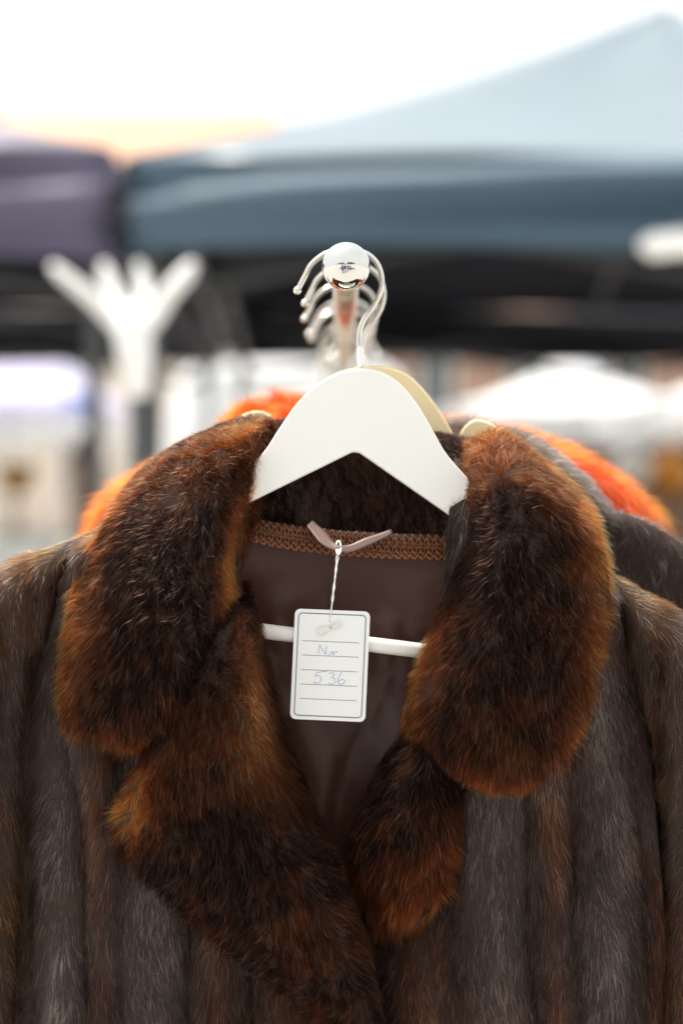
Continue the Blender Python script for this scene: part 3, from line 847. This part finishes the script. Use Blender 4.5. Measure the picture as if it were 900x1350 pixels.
# lit golden edge of sleeve head and inner fold, painted into the fur
RIDGE = lambda U, V: np.maximum(np.clip(1 - np.abs(np.minimum(np.abs(V - .5), 1) * 2 - 1) * 0 - np.abs(V - .5) / .22, 0, 1) * np.clip(1.4 - U * 5, 0, 1) * .9,
                                np.clip(1 - np.minimum(V, 1 - V) / .10, 0, 1) * .55 * np.clip(1.6 - U * 2.2, 0, 1))
SLl = [(116, 706, 66, 830, 36, 10), (70, 724, 44, 880, 32, 26), (10, 746, 26, 930, 28, 32), (-70, 800, 22, 985, 26, 34), (-130, 930, 22, 1060, 26, 34), (-150, 1150, 22, 1200, 26, 34), (-155, 1500, 18, 1500, 26, 34), (-150, 1950, 0, 1950, 26, 30)]
G = sleeve(SLl, 30)
o = part('sleeve', G, PELT)
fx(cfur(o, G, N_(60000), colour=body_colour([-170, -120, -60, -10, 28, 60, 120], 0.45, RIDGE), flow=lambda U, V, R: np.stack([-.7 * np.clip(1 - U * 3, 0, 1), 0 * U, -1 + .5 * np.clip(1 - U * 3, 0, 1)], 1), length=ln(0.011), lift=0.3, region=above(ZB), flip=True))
SLr = [(798, 756, 838, 890, 36, 10), (836, 778, 856, 930, 32, 26), (890, 808, 866, 980, 28, 32), (970, 870, 872, 1040, 26, 34), (1030, 990, 874, 1110, 26, 34), (1050, 1200, 876, 1250, 26, 34), (1058, 1500, 880, 1520, 26, 34), (1055, 1980, 890, 1980, 26, 30)]
G = sleeve(SLr, 30)
o = part('sleeve', G, PELT, flip=True)
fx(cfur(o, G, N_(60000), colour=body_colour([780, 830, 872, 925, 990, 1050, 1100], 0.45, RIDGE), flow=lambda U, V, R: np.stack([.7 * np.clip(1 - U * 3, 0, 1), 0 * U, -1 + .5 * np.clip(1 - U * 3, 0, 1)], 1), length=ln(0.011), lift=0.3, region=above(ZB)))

# woven braid along the neck seam
BRAID = mat('braid_ground', (0.016, 0.006, 0.003), 0.8, 0.2, 40)
CORD = mat('copper_braid_cord', (0.22, 0.066, 0.013), 0.3, 0.2, 60, spec=0.7)
def bl(px):
    q = (px - 455) / 165.0
    y0 = np.interp(px, [280, 320, 380, 450, 520, 600, 640], [672, 680, 692, 700, 704, 706, 708])
    return y0, 41.5 - 0 * q - 3.5 * q * q
rows = []
for f in np.linspace(0, 1, 5):
    rows.append([(px, bl(px)[0] + f * 31, bl(px)[1]) for px in np.linspace(285, 635, 36)])
G = patch(rows, 5, 60)
br = MB().grid(G - np.array(coat.location)[None, None], flip=True).build('braid_trim', BRAID, coat, smooth=True, solid=0.001)
for k, (off, amp, ph, r) in enumerate([(4, 4.4, 0, .0004), (9.5, 4.6, .5, .00042), (15, 4.8, 0, .00042), (20.5, 4.8, .5, .00045), (25.5, 4.0, 0, .00045), (30, 1.8, 1.5, .0008)]):
    pts = []
    for px in np.arange(288, 634, 1.1):
        y0, yd = bl(px)
        s = math.sin(px * 2 * PI / 10.5 + ph + .35 * math.sin(px / 31 + k)) * (1 + .12 * math.sin(px / 7.3 + 2 * k)); s = math.copysign(abs(s) ** .8, s)
        pts.append(WM(px + 1.5 * math.sin(px * 4 * PI / 10.5), y0 + off + amp * s, yd - 1.3 - .35 * math.cos(px * 2 * PI / 10.5)) - Vector(coat.location))
    MB().tube(pts, r, 5).build('braid_cord', CORD, br, smooth=True)

# hanging loop
RIB = mat('taupe_ribbon', (0.15, 0.095, 0.082), 0.45, 0.1, 30, spec=0.6)
c1 = crv([(408, 690, 38), (420, 703, 33), (433, 716, 29), (446, 723, 27), (462, 723, 28), (482, 715, 31), (500, 708, 34), (516, 701, 37)], 40)
G = np.empty((40, 5, 3))
for i in range(40):
    tw = np.interp(i, [0, 12, 17, 39], [0.9, 0.85, 1.4, 1.25])
    wdt = np.interp(i, [0, 8, 16, 28, 39], [5, 7.5, 4.5, 5.5, 3])
    for j in range(5):
        q = (j / 4 - .5) * 2 * wdt
        nx, ny = (0.75, -0.66) if i < 14 else (0.25, 0.95)
        if 10 < i < 20:
            f = (i - 10) / 10; nx, ny = 0.75 * (1 - f) - 0.25 * f, -0.66 * (1 - f) - 0.95 * f
        elif i >= 20: nx, ny = -0.25, -0.95
        G[i, j] = WM(c1[i, 0] + nx * q, c1[i, 1] + ny * q, c1[i, 2] + 0.8 * q * math.cos(tw))
MB().grid(G - np.array(coat.location)[None, None]).build('hanging_loop', RIB, coat, smooth=True, solid=0.0006)

# ------------------------------------------------------------------ price tag
TC = WM(435, 877, 9)
TCm = (FD + .009) / FD * PX
tg = thing('price_tag', 'white card price tag numbered 536 hanging inside the coat', 'price tag', None, TC)
CARD = mat('white_card', (0.74, 0.75, 0.745), 0.6, 0.015, 30)
INK = mat('grey_printed_line', (0.16, 0.20, 0.20), 0.7, 0.1, 50)
PEN = mat('blue_pen', (0.24, 0.34, 0.55), 0.6, 0.1, 50)
ang = math.radians(2.9)
def T(u, v, d=0.0):
    """card coordinates: u right, v down in photo px from the card's middle"""
    v2 = v
    sh = -0.022 * v2
    x = u * math.cos(ang) - v2 * 0.0 + sh - 0.030 * v2 * 0
    x = u - 0.046 * v2; y = v2 + 0.040 * u
    bend = 0.9 * math.cos(v2 / 74 * 1.3) + 0.35 * math.sin(u / 30)
    return Vector((x * TCm, (-bend - v2 * 0.012 + 0.4 - d) / 1000.0, -y * TCm))
def rr(hw, hh, r, n=7):
    P = []
    for cx, cy, a0 in ((hw - r, hh - r, 0), (-hw + r, hh - r, 90), (-hw + r, -hh + r, 180), (hw - r, -hh + r, 270)):
        for k in range(n):
            a = math.radians(a0 + 90 * k / (n - 1)); P.append((cx + r * math.cos(a), cy + r * math.sin(a)))
    return P
# card as a curved slab: rows of the rounded rectangle
HW, HH = 49.5, 72.5
nr, ncol = 40, 16
G = np.empty((nr, ncol, 3))
for i in range(nr):
    v = -HH + 2 * HH * (0.5 - 0.5 * math.cos(PI * i / (nr - 1)))
    r = 7.5; ins = 0
    if abs(v) > HH - r: ins = r - math.sqrt(max(r * r - (abs(v) - HH + r) ** 2, 0))
    for j in range(ncol):
        G[i, j] = T((HW - ins) * (2 * j / (ncol - 1) - 1), v)
MB().grid(G, flip=True).build('card', CARD, tg, smooth=False, solid=0.0005)
def ribbon(pts, wpx, d, closed=False):
    V = []; F = []; m = len(pts)
    for i in range(m):
        if closed: a, b = pts[(i - 1) % m], pts[(i + 1) % m]
        else: a, b = pts[max(i - 1, 0)], pts[min(i + 1, m - 1)]
        tx, ty = b[0] - a[0], b[1] - a[1]; l = math.hypot(tx, ty) or 1
        nx, ny = -ty / l * wpx / 2, tx / l * wpx / 2
        V += [T(pts[i][0] + nx, pts[i][1] + ny, d), T(pts[i][0] - nx, pts[i][1] - ny, d)]
    for i in range(m if closed else m - 1):
        k = (i + 1) % m
        F.append((2 * i, 2 * i + 1, 2 * k + 1, 2 * k))
    return V, F
def dense(P, closed=True, n=6):
    out = []
    m = len(P)
    for i in range(m if closed else m - 1):
        a, b = P[i], P[(i + 1) % m]
        k = max(1, int(math.hypot(a[0] - b[0], a[1] - b[1]) / n))
        out += [(a[0] + (b[0] - a[0]) * q / k, a[1] + (b[1] - a[1]) * q / k) for q in range(k)]
    if not closed: out.append(P[-1])
    return out
MB().add(*ribbon(dense(rr(44.2, 67.2, 5)), 1.5, 0.34, True)).build('printed_border', INK, tg)
for k, v in enumerate((-31, -12.2, 7, 26, 45)):
    MB().add(*ribbon(dense([(-38, v), (37, v)], False), 0.75, 0.34)).build('printed_line', INK, tg)
def stroke(P, name='handwritten_stroke', n=24):
    MB().add(*ribbon([tuple(p) for p in crv(P, n)], 0.85, 0.36)).build(name, PEN, tg)
def straight(P): return dense(P, False, 2)
for P in ([(-16, -15), (-15, -26.5)], [(-15, -26.5), (-6.5, -14)], [(-6.5, -14), (-5.5, -26)],
          [(-2, -13), (0.5, -17), (2.5, -18.5)], [(2.5, -18.5), (3.5, -14)], [(3.5, -14), (6, -18), (8, -18.5), (8.6, -17)]):
    stroke(P)
stroke([(13.2, -15.4), (13.6, -15.0), (14.0, -15.2)])
for P in ([(-8.5, 8.5), (-13, 9.4), (-17.5, 10.6)], [(-17.5, 10.6), (-19, 15.5)], [(-19, 15.5), (-14, 14), (-10.5, 18), (-12.5, 22.6), (-17, 24.2), (-21, 22.4)],
          [(-8.5, 8.5), (-4, 8)],
          [(-1, 11), (4, 9.5), (6, 12.5), (2.5, 15.8), (6.5, 17), (8.2, 21), (4.5, 24.4), (-1.5, 23.6)],
          [(16, 8), (12.5, 14), (11, 20), (12.5, 24), (17.5, 23.6), (20.5, 20), (17.5, 17.6), (13, 19.5), (11.4, 22)]):
    stroke(P)
# paper fastener strip pushed through the hole
pv = []
for i in range(9):
    f = i / 8
    u, v = -17 + 30 * f, -43 - 13 * f
    d = 0.6 + 2.6 * abs(f - .45) * 1.4
    wv_ = 4.0 * (1 - .45 * f)
    pv += [T(u - .35 * wv_, v - wv_ * .9, d), T(u + .35 * wv_, v + wv_ * .9, d)]
MB().add(pv, [(2 * i, 2 * i + 1, 2 * i + 3, 2 * i + 2) for i in range(8)]).build('fastener_strip', mat('grey_white_paper', (.66, .66, .62), .6, .05), tg, solid=0.0003)
MB().lathe((0, 0, 0), [(.0003, -.0003), (.0007, 0), (.0003, .0003)], 10).build('fastener_eye', mat('olive_thread', (.2, .22, .1), .7), tg).location = T(-1.5, -50, 1.5)
STR = mat('white_thread', (0.78, 0.78, 0.72), 0.8, 0.1, 200)
for k, (a, bx, sgn) in enumerate(((-6, -1, 1), (2, 1, -1))):
    p0 = T(-2 + a * .4, -58, 0.5); p1 = WM(446 + bx, 724, 25) - TC; 
    pts = []
    for i in range(40):
        f = i / 39
        p = p0.lerp(p1, f); sp = (1 - f) * 0.0016 * math.sin(PI * min(1, (1 - f) * 1.0)) * sgn
        p += Vector((sp + .0002 * math.cos(f * 40 + k * PI), .0002 * math.sin(f * 40 + k * PI), 0)); pts.append(p)
    MB().tube(pts, .0004, 6).build('thread', STR, tg, smooth=True)
lp = [WM(446 + 3.2 * math.cos(q), 722 + 9 * math.sin(q), 28 - 6 * math.cos(q * 1.0 - 1.5)) - TC for q in np.linspace(0, 2 * PI, 20)]
MB().tube(lp, .0005, 6).build('thread', STR, tg, smooth=True)
pts = [T(-2, -58, .5), T(-2.3, -66, .9), T(-2.2, -74, 1.0)]
MB().tube(pts, .0004, 6).build('thread', STR, tg)

# ------------------------------------------------------------------ coats behind
FLIPB = True
def rear_coat(label, y, tops, dep, pelt, colour, nfur, L, width, mt, collar_top, collar_dep, lift, wave, fdroop=.25, flowf=None, cn=20000):
    """tops: rows (half-left px, half-right px, row y px) measured in the focus plane scale of that depth"""
    c = thing('fur_coat', label, 'coat', None, (0, y, 0.55))
    off = np.array(c.location)
    rings = []
    R = crv(np.asarray(tops, float), 80)
    n = 56
    for (l, r, yy, dm) in R:
        ring = []
        for k in range(n + 1):
            q = 2 * PI * k / n
            cx, hw = (l + r) / 2, (r - l) / 2
            sx = math.copysign(abs(math.cos(q)) ** .75, math.cos(q)); sy = math.copysign(abs(math.sin(q)) ** .75, math.sin(q))
            d = dep * dm * (1 + .07 * math.sin(9 * q + yy / 200))
            p = W(cx + hw * sx, yy, y); ring.append((p.x, y - d * sy, p.z))
        rings.append(ring)
    G = np.array(rings)
    o = MB().grid(G - off[None, None]).build('body', pelt, c, smooth=True, solid=0.002)
    fl = flowf or (lambda U, V, R: np.stack([np.sign(R[:, 0]) * .6 * np.clip(1 - U * 6, 0, 1), 0 * U, -np.ones(len(U))], 1))
    f = grow('fur', G, nfur, o, colour, fl, ln(L), lift=lift, width=width, material=mt, region=above(1.25), wave=wave, droop=fdroop, flip=FLIPB)
    f.location = -Vector(off)
    # collar: a rolled ring round the neck, lying down over the shoulders
    CT = collar_top
    K = []
    for (px, py, rr_, dy) in crv(np.asarray(CT, float), 60):
        ring = []
        p = W(px, py, y + dy)
        for k in range(17):
            q = 2 * PI * k / 16
            ring.append((p.x + 0.3 * rr_ * math.cos(q), p.y + collar_dep * math.cos(q), p.z + rr_ * math.sin(q)))
        K.append(ring)
    G2 = np.array(K)
    o2 = MB().grid(G2 - off[None, None]).build('collar', pelt, c, smooth=True)
    f2 = grow('fur', G2, cn, o2, colour, lambda U, V, R: np.stack([(R[:, 0]) * 5, 0 * U, -.3 + 0 * U], 1), ln(L * 1.1), lift=lift * 1.3, width=width, material=mt, wave=wave, droop=fdroop, flip=True)
    f2.location = -Vector(off)
    return c
def dark_col(U, V, R, g):
    c = mixc((0.014, 0.008, 0.006), (0.10, 0.074, 0.060), .35 + .5 * noise(R, 40, 3) + .2 * noise(R, 150, 1)); c[g] = c[g] * 1.8 + .05; return c
def orange_col(U, V, R, g):
    return mixc((0.48, 0.018, 0.0015), (0.62, 0.050, 0.003), .5 + .5 * noise(R, 50, 3) + .2 * noise(R, 150, 1))
rear_coat('dark grey brown fur coat between the mink coat and orange coat', 0.088,
          [(430, 560, 640, .4), (335, 640, 650, .6), (290, 720, 668, .8), (240, 820, 678, .9), (160, 905, 724, 1), (70, 975, 800, 1), (30, 1010, 1000, 1), (20, 1020, 1350, 1), (0, 1040, 2400, 1.05)],
          0.016, PELT, dark_col, 70000, 0.012, 0.00013, FUR,
          [(372, 640, .018, .0), (345, 622, .020, .004), (400, 612, .018, .016), (500, 612, .018, .018), (600, 600, .02, .012), (652, 594, .013, .0), (700, 610, .013, -.004), (756, 654, .013, -.006), (800, 700, .010, -.006)],
          0.012, .45, .3, cn=36000)
rear_coat('bright orange shaggy fur coat hanging behind the dark coats', 0.185,
          [(400, 610, 574, .5), (300, 700, 582, .7), (236, 760, 604, .85), (178, 812, 634, 1), (136, 852, 668, 1), (120, 872, 705, 1), (94, 886, 800, 1), (90, 920, 1000, 1), (80, 930, 1350, 1), (60, 950, 2200, 1.05)],
          0.036, PELT_O, orange_col, 60000, 0.019, 0.00016, FOX,
          [(300, 618, .014, -.01), (320, 592, .016, -.005), (350, 574, .018, 0), (378, 568, .018, .02), (480, 600, .014, .04), (570, 598, .014, .02), (612, 598, .014, 0), (660, 612, .014, -.005), (720, 640, .014, -.01)],
          0.026, .7, .5, cn=40000)

# ------------------------------------------------------------------ passers-by behind the viewpoint (they show in the mirror ball)
def person(label, loc, rz, top, legs, hair, arms=0.0):
    t = thing('person', label, 'person', None, loc, rz)
    J = {'pel': (0, 0, .95, .15, .11), 'wai': (0, 0, 1.10, .135, .10), 'che': (0, 0, 1.32, .16, .115), 'nec': (0, 0, 1.47, .06, .06), 'hd1': (0, -.01, 1.56, .075, .085), 'hd2': (0, -.01, 1.66, .078, .092), 'hd3': (0, 0, 1.73, .05, .06)}
    E = [('pel', 'wai'), ('wai', 'che'), ('che', 'nec'), ('nec', 'hd1'), ('hd1', 'hd2'), ('hd2', 'hd3')]
    for s, k in ((-1, 'l'), (1, 'r')):
        J.update({k + 'hip': (s * .09, 0, .88, .09, .09), k + 'kne': (s * .10, -.02, .48, .06, .06), k + 'ank': (s * .10, .02, .09, .042, .045), k + 'toe': (s * .12, -.13, .04, .04, .035),
                  k + 'sho': (s * .19, 0, 1.40, .06, .06), k + 'elb': (s * .25, .02, 1.12, .045, .045), k + 'wri': (s * .22, -.10 - arms, .92 + arms, .03, .03), k + 'pal': (s * .215, -.13 - arms, .85 + arms, .038, .02)})
        E += [('pel', k + 'hip'), (k + 'hip', k + 'kne'), (k + 'kne', k + 'ank'), (k + 'ank', k + 'toe'), ('che', k + 'sho'), (k + 'sho', k + 'elb'), (k + 'elb', k + 'wri'), (k + 'wri', k + 'pal')]
        for f in range(5):
            a = (f - 2) * .016
            nm = k + 'f%d' % f
            ln_ = [.05, .075, .085, .078, .06][f]
            J[nm + 'a'] = (s * .215 + a, -.145 - arms, .83 + arms - ln_ * .45, .010, .010); J[nm + 'b'] = (s * .215 + a * 1.1, -.155 - arms, .83 + arms - ln_, .008, .008)
            E += [(k + 'pal', nm + 'a'), (nm + 'a', nm + 'b')]
    names = list(J)
    me = bpy.data.meshes.new('body')
    me.from_pydata([J[k][:3] for k in names], [(names.index(a), names.index(b_)) for a, b_ in E], [])
    o = link(bpy.data.objects.new('body', me), t)
    md = o.modifiers.new('skin', 'SKIN'); sv = me.skin_vertices[0].data
    for i, k in enumerate(names): sv[i].radius = J[k][3:5]
    sv[names.index('pel')].use_root = True
    o.modifiers.new('sub', 'SUBSURF').levels = 2
    dg = bpy.context.evaluated_depsgraph_get()
    m2 = bpy.data.meshes.new_from_object(o.evaluated_get(dg))
    o.modifiers.clear(); o.data = m2
    m2.materials.clear()
    for m in (mat('skin', (.5, .3, .22), .5), top, legs, mat('shoe', (.03, .03, .03), .5)): m2.materials.append(m)
    for p in m2.polygons:
        c = p.center
        p.material_index = 3 if c.z < .10 else 2 if (c.z < .98 and abs(c.x) < .19) else 1 if c.z < 1.47 and c.z > .93 else 0
    m2.shade_smooth()
    MB().lathe((0, .015, 1.60), [(.088, 0), (.102, .05), (.10, .12), (.07, .17), (.01, .19)], 20).build('hair', hair, t, True)
    for s in (-1, 1):
        MB().lathe((s * .032, -.098, 1.645), [(.001, -.011), (.011, 0), (.001, .011)], 10).build('eye', mat('eye', (.05, .04, .03), .2), t)
    MB().tube([(0, -.095, 1.65), (0, -.115, 1.615), (0, -.10, 1.605)], [.008, .013, .008], 8).build('nose', MATS['skin'], t, True)
    MB().tube([(-.025, -.09, 1.575), (0, -.097, 1.573), (.025, -.09, 1.575)], [.003, .006, .003], 6).build('mouth', mat('lip', (.4, .14, .12), .5), t, True)
    return t
HAIRM = mat('dark_hair', (.03, .02, .015), .6)
person('person in a bright blue jacket mirrored in the chrome ball', (-.62, -2.0, 0), PI, mat('blue_jacket', (.03, .16, .55), .7), mat('dark_trousers', (.03, .035, .05), .8), HAIRM)
person('person in a black jacket mirrored in the chrome ball', (-.20, -2.5, 0), PI, mat('black_jacket', (.02, .02, .025), .7), mat('dark_trousers', (.03, .035, .05), .8), HAIRM)
person('person in an olive coat mirrored in the chrome ball', (.42, -2.9, 0), PI * .8, mat('olive_coat', (.08, .08, .04), .7), mat('blue_jeans', (.05, .08, .16), .8), mat('brown_hair', (.12, .06, .03), .6))
person('person in a brick red jumper mirrored in the chrome ball', (1.15, -3.4, 0), PI * 1.15, mat('red_jumper', (.32, .06, .04), .7), MATS['blue_jeans'], HAIRM)
tent('market_tent', 'beige tent reflected in the chrome ball', -2.2, -7.2, 1.5, 2.1, 2.35, 3.1, mat('beige_canvas', (.3, .24, .18), .7), GREYM, None, False)
tent('market_tent', 'rust red tent reflected in the chrome ball', 1.9, -6.6, 1.5, 2.1, 2.35, 3.1, mat('rust_canvas', (.2, .08, .05), .7), GREYM, None, False)
